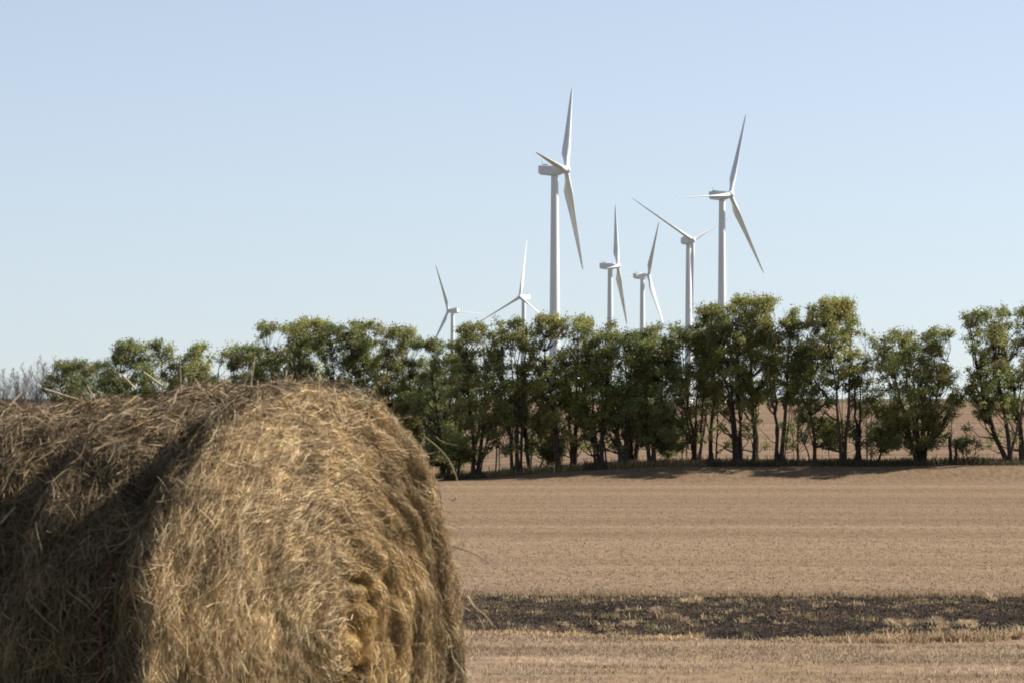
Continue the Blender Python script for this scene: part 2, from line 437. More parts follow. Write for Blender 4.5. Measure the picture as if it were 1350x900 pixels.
def turbine(px, py, L, al, ph, side, tow, label):
    d = BLADE * F / L
    al = math.radians(al)
    hub = np.array([px2x(px, d), d, py2z(py, d)])
    a = np.array([side * math.cos(al), -tow * math.sin(al), 0.0]); up = np.array([0, 0, 1.0])
    t5 = math.radians(5)
    ax = a * math.cos(t5) + up * math.sin(t5); e2 = up * math.cos(t5) - a * math.sin(t5); e1 = np.cross(e2, ax)
    tower_xy = hub - a * 4.4
    zg = float(terrain(tower_xy[0], tower_xy[1]))
    base = np.array([tower_xy[0], tower_xy[1], zg])
    root = empty("wind_turbine", base)
    tag(root, label, "wind turbine", "white wind turbines beyond the trees")
    h = hub - base                                    # hub in local coordinates
    ht = h[2] - 2.15                                  # tower top
    g = Geo()
    zz = np.array([-1.0, 0.0, 0.25, 0.26, ht * .33, ht * .66, ht - 0.5, ht]); rr = np.array([2.6, 2.6, 2.6, 2.25, 1.98, 1.66, 1.33, 1.36])
    g.tube(np.stack([zz * 0, zz * 0, zz], -1), rr, 40)
    me = g.mesh("tower", True); tw = link("tower", me, M_WHITE, root)
    g = Geo(); g.add(*box((-.45, -.12, .3), (.45, .12, 2.5), lambda p: p + np.array([0, -2.2, 0])))
    link("door", g.mesh("door"), M_DARK, tw)
    # nacelle: rounded rectangular sections along -a
    s2 = np.cross(up, a)
    def sect(t, w, zb, zt, r=0.5):
        c = h - a * t; pts = []
        for cx_, cz, q in ((w - r, zt - r, 0), (-w + r, zt - r, 1), (-w + r, zb + r, 2), (w - r, zb + r, 3)):
            for kk in range(4):
                an = (q + kk / 3.0) * math.pi / 2
                pts.append(c + s2 * (cx_ + r * math.cos(an)) + up * (cz + r * math.sin(an)))
        return np.array(pts)
    g = Geo()
    ring_loft(g, [sect(1.1, .95, -1.0, .95, .7), sect(1.6, 1.35, -1.45, 1.3, .6), sect(3.0, 1.65, -1.95, 1.6), sect(6.8, 1.7, -2.05, 1.75), sect(9.6, 1.6, -1.7, 1.8), sect(10.3, 1.4, -1.2, 1.65)])
    na = link("nacelle", g.mesh("nacelle", False), M_WHITE, root)
    g = Geo()
    ring_loft(g, [sect(7.0, 1.0, 1.72, 2.1, .1), sect(8.8, 1.0, 1.72, 2.1, .1)])
    g.tube([h - a * 9.2 + up * 1.7, h - a * 9.2 + up * 3.4], 0.06, 6); g.tube([h - a * 9.2 + up * 3.2 - s2 * .5, h - a * 9.2 + up * 3.2 + s2 * .5], 0.05, 6)
    link("weather_mast", g.mesh("weather_mast"), M_DARK, na)
    g = Geo()                                          # hub with spinner
    tt_ = np.array([-1.3, -1.0, -.4, .5, 1.1, 1.5, 1.75]); rr = np.array([1.2, 1.45, 1.55, 1.5, 1.2, .7, .05])
    g.tube(h + ax[None, :] * tt_[:, None], rr, 20)
    link("hub", g.mesh("hub", True), M_WHITE, root)
    for q in range(3):
        Vb, Q, T = blade_mesh(e1, e2, ax, math.radians(ph + 120 * q))
        g = Geo(); g.add(Vb + h, Q, T)
        link("blade", g.mesh("blade", True), M_WHITE, root)
    return root
def box(a, b, f=None):
    V = np.array([(x, y, z) for x in (a[0], b[0]) for y in (a[1], b[1]) for z in (a[2], b[2])], float)
    if f is not None: V = f(V)
    Q = np.array([(0, 1, 3, 2), (4, 6, 7, 5), (0, 4, 5, 1), (2, 3, 7, 6), (0, 2, 6, 4), (1, 5, 7, 3)])
    return V, Q
turbine(746.5, 224, 143, 15, 54, 1, 1, "nearest and tallest white wind turbine, left of the other large one")
turbine(963, 257, 123.2, 38, 64, 1, 1, "second tallest white wind turbine, rightmost of the seven, over the tall tree clump")
turbine(814.5, 350.5, 92.9, 10, 64, 1, 1, "mid-size turbine just right of the tallest, one blade straight up and one straight down")
turbine(855, 364, 83.4, 26, 2, 1, -1, "turbine with bright sunlit nacelle and long white blade slanting down into the dark tree top")
turbine(913.3, 316.8, 103, 64, 28, 1, 1, "turbine with rotor spread wide like a Y, third blade down along its tower")
turbine(685.4, 391.7, 77.3, 54, 86, -1, 1, "small turbine left of the tallest, one blade straight up and two reaching into the trees")
turbine(591.1, 409.8, 68.3, 42, 62, -1, -1, "smallest and farthest left turbine, upper blade tilted to the left")

# ------------------------------------------------------------------ trees
BARK = (0.055, 0.043, 0.034)
def leaves_for(g, rng, centres, radii, n_each, tint, size, brush=(0.45, 0.1, 0.9)):
    M = len(centres)
    for c, r in zip(centres, radii):
        n = int(n_each * (r / 0.55) ** 1.5 * rng.uniform(0.7, 1.2))
        q = rng.normal(0, 1, (n, 3)); q /= np.linalg.norm(q, axis=1)[:, None]
        q *= (rng.random((n, 1)) ** 0.55) * np.array([r * 1.1, r, r * 0.62])
        # shoots: leaves gather along a few sprays that sweep up and to the right
        k = rng.integers(4, 8); sh = rng.normal(0, 0.55, (k, 3)) + np.array([0.5, 0.05, 0.75]); sh /= np.linalg.norm(sh, axis=1)[:, None]
        pick = rng.integers(0, k, n); on = rng.random(n) < 0.45; tq_ = rng.random((n, 1)) * r * 1.55 - r * 0.35
        q[on] = (sh[pick] * tq_ + rng.normal(0, 0.07, (n, 3)))[on]
        p = c + q + rng.normal(0, 0.05, (n, 3))
        dirv = rng.normal(0, 0.75, (n, 3)) + np.array(brush); dirv /= np.linalg.norm(dirv, axis=1)[:, None]
        sd_ = np.cross(dirv, rng.normal(0, 1, (n, 3))); sd_ /= np.linalg.norm(sd_, axis=1)[:, None]
        l = size * rng.uniform(0.6, 1.4, (n, 1)); w = l * rng.uniform(0.28, 0.5, (n, 1))
        mid = p + dirv * l * 0.45
        V = np.stack([p, mid + sd_ * w, p + dirv * l, mid - sd_ * w], 1).reshape(-1, 3)
        b = np.arange(n)[:, None] * 4 + np.arange(4)[None, :]
        tone = tint * rng.uniform(0.62, 1.45) * (1 + rng.normal(0, 0.06, 3))
        cc = np.clip(tone[None, :] * (1 + rng.normal(0, 0.2, (n, 1))), 0.008, 0.4)
        g.add(V, b, None, np.repeat(cc, 4, 0))
TINTS = {'dark': (0.064, 0.076, 0.030), 'mid': (0.082, 0.093, 0.034), 'lite': (0.098, 0.106, 0.036), 'yel': (0.098, 0.104, 0.033), 'brn': (0.085, 0.088, 0.036)}
def tree(px, d, top, xl, xr, cb, stems, label, tint='mid', dens=1.0, low=0, seed=0, ncl=None, rad=None, name="tree", trunk_r=0.17, lean=0.0):
    rng = np.random.default_rng(1000 + seed)
    x0 = px2x(px, d); z0 = float(terrain(x0, d))
    root = empty(name, (x0, d, z0))
    tag(root, label, name.replace("_", " ") if name != "tree" else "tree", "row of trees across the field")
    zt = py2z(top, d) - z0; zb = max(0.3, py2z(cb, d) - z0)
    l, r = px2x(xl, d) - x0, px2x(xr, d) - x0
    wid = r - l; cxm = (l + r) / 2; hgt = zt - zb
    # clump centres in an uneven envelope
    l -= 0.11 * wid; r += 0.11 * wid; wid *= 1.22; zb = max(0.5, zb - (0.9 if px < 900 else 0.35)); hgt = zt - zb
    n = ncl or int(dens * np.clip(4.6 * wid * hgt, 40, 280))
    C, R = [], []
    off = rng.uniform(0, 50, 3); tries = 0
    while len(C) < n and tries < 8000:
        tries += 1
        hh = rng.random() ** (0.95 if px < 900 else 0.78)
        prof = math.sin(math.pi * min(0.96, 0.16 + 0.62 * hh)) ** 0.6 * (0.85 + 0.35 * float(perlin(hh * 4 + off[0], off[1], off[2])))
        u = rng.normal(0, 1, 2); u /= np.linalg.norm(u); rr = rng.random() ** 0.42
        p = np.array([cxm + u[0] * rr * prof * wid / 2, u[1] * rr * prof * wid * 0.42, zb + hh * hgt])
        if float(perlin(*(p * 0.42 + off))) < -0.20 + 0.2 * (hh - 0.6): continue
        rc = rng.uniform(0.28, 0.62) if rad is None else rng.uniform(*rad)
        if p[2] + rc * .72 > zt: p[2] = zt - rc * .72
        C.append(p); R.append(rc)
    for _ in range(low + (12 if px < 900 else 6)):                        # scattered low sprays on the stems
        C.append(np.array([rng.uniform(l * .85, r * .85), rng.uniform(-.9, .9), rng.uniform(1.2, max(1.6, zb + .4))])); R.append(rng.uniform(0.3, 0.6))
    C = np.array(C); R = np.array(R)
    # stems
    g = Geo(); nodes = []
    for s in range(stems):
        f = (s + 0.5) / stems - 0.5 + rng.uniform(-.1, .1)
        if stems == 1: f = rng.uniform(-.08, .08)
        hx = cxm + f * wid * 0.75; hz = zb + hgt * rng.uniform(0.72, 0.92)
        b0 = np.array([f * (0.5 if stems > 1 else 0), rng.uniform(-.15, .15) * (stems > 1), -0.15])
        e = np.array([hx, rng.uniform(-.2, .2) * wid, hz])
        t = np.linspace(0, 1, 11)
        curve = t ** rng.uniform(1.0, 1.6)
        P = np.stack([b0[0] + (e[0] - b0[0]) * curve, b0[1] + (e[1] - b0[1]) * t, b0[2] + (e[2] - b0[2]) * t], -1)
        P[:, 0] += lean * np.sin(t * math.pi)
        P[1:, :2] += np.cumsum(rng.normal(0, 0.065, (10, 2)), 0)
        rb = trunk_r * rng.uniform(0.75, 1.1) * (1.0 if stems < 3 else 0.8)
        rad_ = rb * (1 - 0.86 * t) ; rad_[0] *= 1.45
        g.tube(P, rad_, 7, np.array(BARK) * rng.uniform(0.8, 1.2))
        nodes.append((P, rad_))
        for q in range(2 if stems < 4 else 1):  # thin leaning stems from the same foot
            if rng.random() < 0.75 and trunk_r > .08:
                a = rng.uniform(-1, 1); hh = hgt * rng.uniform(.15, .6) + zb; tq = np.linspace(0, 1, 9)
                E_ = np.stack([b0[0] + rng.uniform(-.3, .3) + a * wid * .42 * tq ** 1.25, b0[1] + rng.uniform(-.5, .5) * wid * .5 * tq, -.1 + hh * tq], -1)
                E_[1:, :2] += np.cumsum(rng.normal(0, .05, (8, 2)), 0); r_e = trunk_r * rng.uniform(.25, .5) * (1 - .8 * tq)
                g.tube(E_, r_e, 5, np.array(BARK) * rng.uniform(.8, 1.3)); nodes.append((E_, r_e))
        for q in range(3):                      # bare side twigs low down
            if rng.random() < 0.6:
                i0 = rng.integers(1, 5); a = rng.uniform(0, 2 * math.pi); ln = rng.uniform(0.6, 1.7)
                dv = np.array([math.cos(a) * 1.2, math.sin(a), rng.uniform(0.1, 0.8)]); dv /= np.linalg.norm(dv)
                tq = np.linspace(0, 1, 5)[:, None]
                g.tube(P[i0] + dv * ln * tq + np.cumsum(rng.normal(0, .05, (5, 3)), 0) * (tq > 0), 0.03 * (1 - 0.8 * tq[:, 0]), 4, BARK)
    NP = np.vstack([p for p, _ in nodes]); NR = np.concatenate([q for _, q in nodes])
    for c in C:
        dv = c - NP; hd = np.hypot(dv[:, 0], dv[:, 1])
        cost = hd + np.abs(dv[:, 2] - 0.9 * hd - 0.3) * 0.8 + (NP[:, 2] < 0.8) * 3
        i0 = int(np.argmin(cost)); a = NP[i0]
        t = np.linspace(0, 1, 5)[:, None]
        P = a + (c - a) * np.concatenate([t[:, :1] ** 0.85, t[:, :1], t ** 1.25], 1)
        P[1:] += rng.normal(0, 0.06, (4, 3))
        r0 = min(NR[i0] * 0.55, 0.05)
        g.tube(P, r0 * (1 - 0.8 * t[:, 0]) + 0.006, 4, BARK, cap=False)
    link("trunk", g.mesh("trunk"), M_BARK, root)
    g = Geo()
    leaves_for(g, rng, C, R, 210, np.array(TINTS[tint]) * np.array([2.62, 2.4, 2.3]), 0.105)
    link("crown", g.mesh("crown"), M_LEAF, root)
    return root
def bare_tree(px, d, top, wpx, label, seed, stems=3, name="bare_tree", grey=(0.16, 0.14, 0.125), thick=0.07, twigs=26, group="bare grey trees far left"):
    rng = np.random.default_rng(3000 + seed)
    x0 = px2x(px, d); z0 = float(terrain(x0, d)); H = py2z(top, d) - z0; w = wpx / F * d
    root = empty(name, (x0, d, z0)); tag(root, label, "bare tree", group)
    g = Geo(); g2 = Geo()
    for s in range(stems):
        f = (s + .5) / stems - .5 + rng.uniform(-.12, .12)
        t = np.linspace(0, 1, 10)
        hz = H * rng.uniform(.85, 1.0)
        P = np.stack([f * .5 + f * w * .8 * t ** 1.3, rng.uniform(-.3, .3) * w * t, -0.1 + hz * t], -1)
        P[1:, :2] += np.cumsum(rng.normal(0, .05, (9, 2)), 0)
        g.tube(P, thick * (1.25 - t), 6, grey)
        for q in range(twigs):
            k = rng.uniform(.25, .97); i0 = min(8, int(k * 9)); a = P[i0] + (P[i0 + 1] - P[i0]) * (k * 9 - i0)
            ln = H * rng.uniform(.12, .3) * (1.15 - k); an = rng.uniform(0, 2 * math.pi)
            dv = np.array([math.cos(an) * .75, math.sin(an) * .6, rng.uniform(.6, 1.2)]); dv /= np.linalg.norm(dv)
            tq = np.linspace(0, 1, 5)[:, None]
            B = a + dv * ln * tq + np.array([0, 0, .12 * ln]) * tq ** 2 + rng.normal(0, .03, (5, 3)) * (tq > 0)
            g2.tube(B, (thick * .42) * (1 - .75 * tq[:, 0]), 4, grey, cap=False)
            for u in range(4):
                kk = rng.integers(1, 5); an = rng.uniform(0, 2 * math.pi); l2 = ln * rng.uniform(.25, .55)
                d2 = dv + np.array([math.cos(an), math.sin(an), .2]) * .6; d2 /= np.linalg.norm(d2)
                t3 = np.linspace(0, 1, 3)[:, None]
                g2.tube(B[kk] + d2 * l2 * t3 + rng.normal(0, .02, (3, 3)) * (t3 > 0), thick * .2 * (1 - .5 * t3[:, 0]), 3, grey, cap=False)
    link("trunk", g.mesh("trunk"), M_BARK, root)
    link("twigs", g2.mesh("twigs"), M_BARK, root)
    return root

TREES = [
 # px, d, top, xl, xr, crown bottom, stems, label, options
 (112, 292, 470, 68, 152, 575, 3, "low dark spreading tree at the left end of the row, beside the bare grey trees", dict(tint='dark', dens=1.3)),
 (183, 288, 443, 146, 220, 570, 2, "taller dark green tree with two rounded tops, second in the row from the left", dict(tint='dark', dens=1.25)),
 (246, 290, 447, 226, 268, 570, 1, "thin narrow-topped tree between two gaps in the row, left of the bale's highest point", dict(tint='mid')),
 (283, 288, 455, 258, 305, 570, 2, "short tree with olive leaves and flat top above the middle of the bale's ridge", dict(tint='lite')),
 (330, 284, 448, 304, 352, 580, 2, "dark pointed tree just behind the highest point of the bale", dict(tint='dark', dens=1.2)),
 (374, 280, 424, 344, 402, 590, 2, "dark tree whose loose crown starts the high part of the row on the left", dict(tint='mid', dens=1.1)),
 (408, 283, 419, 386, 432, 590, 1, "tree with a yellowing top, the only yellow crown in the left part of the row", dict(tint='yel')),
 (450, 279, 426, 420, 476, 590, 2, "dense green tree right of the yellow-topped one, above the bale's rounded shoulder", dict(tint='dark', dens=1.2)),
 (483, 280, 421, 460, 508, 595, 1, "green tree with a small spike at its top, above the bale's right shoulder", dict(tint='mid')),
 (522, 278, 429, 498, 546, 600, 2, "olive-brown topped tree directly over the bale's right edge", dict(tint='brn', dens=1.1)),
 (556, 276, 446, 536, 580, 605, 2, "dark leafy tree between the olive-brown tree and the leftmost turbine", dict(tint='dark', dens=1.3, low=5)),
 (587, 266, 449, 562, 610, 605, 2, "dark tree standing right below the smallest turbine, first whose trunk foot shows beside the bale", dict(tint='dark', dens=1.25, low=8)),
 (604, 263, 468, 588, 622, 585, 1, "slim tree close beside the bale-side trunk, half hidden in its neighbours", dict(tint='mid', low=4, trunk_r=.1)),
 (626, 262, 425, 602, 658, 560, 2, "round-headed tree with a forked thick trunk, right of the smallest turbine", dict(tint='mid', dens=1.15, low=4)),
 (681, 262, 418, 654, 694, 545, 4, "many-stemmed tree fanning left from one foot, under the small turbine left of the tallest", dict(tint='mid', low=4)),
 (698, 263, 432, 680, 718, 545, 1, "single straight-trunked tree just left of the tallest turbine's tower", dict(tint='mid')),
 (718, 266, 520, 704, 736, 595, 2, "short leafy understory tree below the tallest turbine's tower", dict(tint='dark', trunk_r=.08)),
 (738, 262, 413, 698, 744, 540, 1, "tall left-leaning tree whose crown hides the foot of the tallest turbine", dict(tint='lite', trunk_r=.2)),
 (757, 263, 415, 734, 776, 540, 2, "tall twin-stemmed olive tree just right of the tallest turbine's tower", dict(tint='lite', low=3)),
 (790, 262, 421, 756, 812, 545, 4, "tree fanning into four curved stems below the straight-up-bladed turbine", dict(tint='mid', low=3)),
 (824, 262, 436, 782, 842, 548, 2, "thick-trunked tree bending left, dark and dense in the middle of the row", dict(tint='dark', dens=1.3, trunk_r=.22)),
 (833, 267, 430, 812, 862, 560, 2, "dark tree behind the bending trunk, under the turbine with the sunlit nacelle", dict(tint='dark', dens=1.2)),
 (860, 262, 425, 828, 893, 560, 2, "broad domed dark tree whose top meets the tip of the long white turbine blade", dict(tint='dark', dens=1.5, low=5)),
 (880, 264, 545, 868, 894, 598, 1, "small straight understory tree in the gap right of the domed dark tree", dict(tint='mid', trunk_r=.07)),
 (917, 263, 436, 886, 936, 560, 4, "low loose tree with slanting stems in front of the Y-shaped turbine's tower", dict(tint='mid', low=3, dens=1.1)),
 (939, 264, 402, 912, 960, 530, 1, "tall tree at the left side of the highest clump, before the rightmost turbine's tower", dict(tint='mid', dens=1.1)),
 (974, 262, 398, 932, 988, 540, 4, "vase-shaped tree with spreading stems in the highest clump of the row", dict(tint='mid')),
 (996, 263, 390, 962, 1020, 525, 1, "highest tree of the row with one thick dark trunk", dict(tint='lite', dens=1.2, trunk_r=.24)),
 (1028, 262, 404, 1000, 1052, 530, 2, "V-trunked tree at the right side of the highest clump", dict(tint='mid', dens=1.05)),
 (1052, 266, 475, 1038, 1070, 545, 1, "thin short tree in the gap right of the highest clump", dict(tint='mid', trunk_r=.09)),
 (1073, 262, 452, 1046, 1096, 560, 1, "lower dark-crowned tree with a straight trunk left of the twin slim trunks", dict(tint='dark', low=3)),
 (1094, 264, 548, 1082, 1106, 585, 1, "leggy sapling with few leaves left of the twin slim trunks", dict(tint='mid', trunk_r=.05)),
 (1111, 262, 392, 1056, 1140, 500, 2, "tall light green tree on two slim close trunks, standing clear above its neighbours", dict(tint='lite', dens=1.1, trunk_r=.14)),
 (1132, 263, 478, 1112, 1152, 560, 2, "twisted half-dead tree with bare crooked limbs right of the twin slim trunks", dict(tint='mid', dens=.7, trunk_r=.2)),
 (1158, 264, 540, 1142, 1186, 592, 1, "short slanting tree leaning right into the big many-stemmed tree", dict(tint='dark', trunk_r=.12)),
 (1213, 262, 432, 1154, 1261, 590, 5, "big broad tree with many stems from one foot, left of the wide gap", dict(tint='mid', dens=1.35, low=6)),
 (1332, 261, 406, 1268, 1330, 545, 2, "tall tree leaning left beside the wide gap near the right edge of the photo", dict(tint='mid', trunk_r=.2, lean=-.3)),
 (1352, 263, 402, 1304, 1380, 545, 2, "tall tree cut by the right edge of the photo", dict(tint='mid', trunk_r=.18)),
]
for sd_i, (px, d, top, xl, xr, cb, st_, lab, kw) in enumerate(TREES):
    if px < 600: xl -= 9; xr += 9
    elif px < 905: xl -= 4; xr += 6
    elif px < 1130: xl -= 5; xr += 5
    top += 6 if px < 360 else 2
    tree(px, d, top, xl, xr, cb, st_, lab, seed=sd_i, **kw)
tree(1275, 263, 568, 1258, 1296, 603, 3, "small rounded bush alone in the wide gap between the big tree and the leaning one", tint='dark', seed=77, ncl=14, rad=(0.2, 0.36), name="bush", trunk_r=.06)
# dead stumps in the gap
def snag(px, top, label, lean, seed):
    rng = np.random.default_rng(seed); d = 262; x = px2x(px, d); z = float(terrain(x, d)); h = py2z(top, d) - z
    t = np.linspace(0, 1, 7); g = Geo()
    P = np.stack([lean * t, 0 * t, -.1 + (h + .1) * t], -1); P[1:, :2] += rng.normal(0, .03, (6, 2))
    g.tube(P, .13 * (1.1 - .4 * t), 7, BARK)
    g.tube(P[5] + np.linspace(0, 1, 3)[:, None] * np.array([.18, .05, .35]), [.05, .04, .02], 5, BARK)
    tag(link("dead_stump", g.mesh("dead_stump"), M_BARK, None, (x, d, z)), label, "stump", "dead stumps in the gap")
snag(1254, 574, "left and taller of two dead stumps beside the small bush", -.15, 1)
snag(1259, 584, "right and shorter of two dead stumps beside the small bush", .1, 2)
# leafless trees
BT = [(4, 482, 44, "bare grey tree at the very left edge of the photo"), (26, 480, 34, "bare grey tree second from the left edge, thin and straight"),
      (48, 470, 36, "bare grey tree in the middle of the leafless group at left"), (70, 464, 44, "tallest bare grey tree, left of the low dark spreading tree"),
      (100, 470, 36, "bare grey tree half hidden behind the low dark spreading tree"), (140, 474, 30, "bare grey tree showing between the two dark trees at left")]
for k_, (px, top, w_, lab) in enumerate(BT):
    bare_tree(px, 430, top, w_, lab, k_, stems=5, twigs=80, thick=.042, grey=(0.27, 0.25, 0.235))
for k_, (px, d, top, w_, lab) in enumerate([
    (656, 268, 418, 26, "thin bare tree poking up between the round-headed and the many-stemmed tree"),
    (220, 292, 452, 18, "thin bare tree in the gap beside the narrow-topped tree at left"),
    (903, 268, 456, 22, "thin bare tree in the gap in front of the Y-shaped turbine's tower"),
    (1146, 267, 432, 24, "thin bare tree between the tall light green tree and the big broad tree"),
    (1250, 266, 500, 36, "low bare tree on the right flank of the big broad tree")]):
    bare_tree(px, d, top, w_, lab, 40 + k_, stems=2 if w_ < 30 else 1, grey=(0.13, 0.11, 0.095), thick=.05, twigs=18, group="bare trees within the row")

# ------------------------------------------------------------------ hay bale
RB, LB, RC = 0.80, 1.55, 0.055
yaw = math.radians(55)
nv = np.array([math.sin(yaw), -math.cos(yaw), 0]); tv = np.array([math.cos(yaw), math.sin(yaw), 0]); uv = np.array([0, 0, 1.0])
DB = 11.6
RB_Z = 0.8
face_c = np.array([px2x(416, DB), DB, py2z(853, DB)])
bale_base = np.array([face_c[0] - nv[0] * LB / 2, face_c[1] - nv[1] * LB / 2, face_c[2] - RB_Z])
bale = empty("hay_bale", bale_base)
tag(bale, "large round bale of tan hay, end face lit and long side in shadow", "hay bale")
SF = RB - RC; SA = RC * math.pi / 2; SS = LB - 2 * RC
S1, S2, S3 = SF, SF + SA, SF + SA + SS
STOT = 2 * (SF + SA) + SS
def prof(s):
    s = np.clip(s, 0, STOT)
    rad = np.zeros_like(s); ax = np.zeros_like(s); na = np.zeros_like(s); nr = np.zeros_like(s)
    m = s < S1
    rad[m] = s[m]; ax[m] = 0.10 * (1 - (s[m] / SF) ** 2); na[m] = 1; nr[m] = 0.25 * s[m] / SF
    m = (s >= S1) & (s < S2); a = (s[m] - S1) / RC
    rad[m] = SF + RC * np.sin(a); ax[m] = -RC + RC * np.cos(a); na[m] = np.cos(a); nr[m] = np.sin(a)
    m = (s >= S2) & (s < S3); rad[m] = RB; ax[m] = -RC - (s[m] - S2); nr[m] = 1
    m = (s >= S3) & (s < S3 + SA); a = (s[m] - S3) / RC
    rad[m] = SF + RC * np.cos(a); ax[m] = -LB + RC - RC * np.sin(a); nr[m] = np.cos(a); na[m] = -np.sin(a)
    m = s >= S3 + SA; rad[m] = np.maximum(STOT - s[m], 0); ax[m] = -LB; na[m] = -1
    k = np.hypot(na, nr) + 1e-9
    return rad, ax, na / k, nr / k
def disp(s, ph):
    c, sn = np.cos(ph), np.sin(ph)
    side = sstep(S1, S2, s)
    right = sstep(-0.1, 0.7, c + 0.25 * perlin(c * 1.5, sn * 1.5, 4.0)) * (1 - side)
    sp = s + 0.02 * ph / math.pi * (1 - side)
    d = 0.022 * perlin(sp * 7, c * 1.6, sn * 1.6) * (1 - 0.3 * side) + 0.009 * perlin(s * 16, c * 4 * 1.2 + 3, sn * 4 * 1.2) + (0.006 + .008 * side) * perlin(s * 36, c * 11, sn * 11 + 5)
    # lumps on the wound side: bunches of hay hanging over
    x_ = s - S2 + 0.05 * perlin(c * 2.2, sn * 2.2, 1.3)
    back = (1 - 0.65 * sstep(0.8, 0.98, sn)) * sstep(-0.03, 0.02, x_) * sstep(STOT, STOT - 0.9, s)
    d += back * (-0.060 * np.exp(-((x_ - .15) / .085) ** 2) + 0.050 * np.exp(-((x_ - .40) / .085) ** 2) - 0.045 * np.exp(-((x_ - .60) / .08) ** 2) + 0.045 * np.exp(-((x_ - .82) / .09) ** 2) - 0.04 * np.exp(-((x_ - 1.02) / .08) ** 2))
    d += side * (0.028 * perlin(s * 4.5 + 2, c * 1.8 + 7, sn * 1.8) + 0.018 * perlin(s * 10, c * 5, sn * 5 + 2))
    # creases between layers on the right of the end face
    for s0, w, dep, p0, wid in ((0.13, .018, .06, -0.55, .9), (0.30, .014, .045, 0.05, .5), (0.42, .018, .06, -0.35, .65), (0.56, .016, .05, 0.3, .45), (0.66, .022, .075, 0.0, .8), (0.215, .012, .04, 0.9, .5), (0.09, .02, .05, 0.75, .3)):
        dp = (ph - p0 + math.pi) % (2 * math.pi) - math.pi
        fade = np.exp(-(dp / wid) ** 2)
        sj = s0 + 0.025 * perlin(c * 3 + s0 * 40, sn * 3, 2.0)
        d -= 1.75 * dep * fade * np.exp(-((s - sj) / (w * 1.25)) ** 2) * (0.65 + 0.7 * perlin(c * 6, sn * 6, s0 * 50))
    d += right * (0.030 * perlin(sp * 22, c * 2.5, sn * 2.5) + 0.010 * perlin(s * 44, c * 3.5, sn * 3.5))
    return d
def bale_pt(s, ph, h):
    rad, ax, na, nr = prof(s)
    dd = disp(s, ph) + h
    sag = (0.045 * sstep(0.05, 0.3, -ax) + 0.045 * sstep(0.3, 1.2, -ax)) * np.clip(np.sin(ph), 0, 1)
    rr = rad + nr * dd - sag; aa = ax + na * dd + 0
    flat = np.minimum(0, 0)
    P = face_c - bale_base + aa[..., None] * nv + (rr * np.cos(ph))[..., None] * tv + (rr * np.sin(ph))[..., None] * uv
    P[..., 2] = np.maximum(P[..., 2], 0.012 + 0 * P[..., 2])
    return P
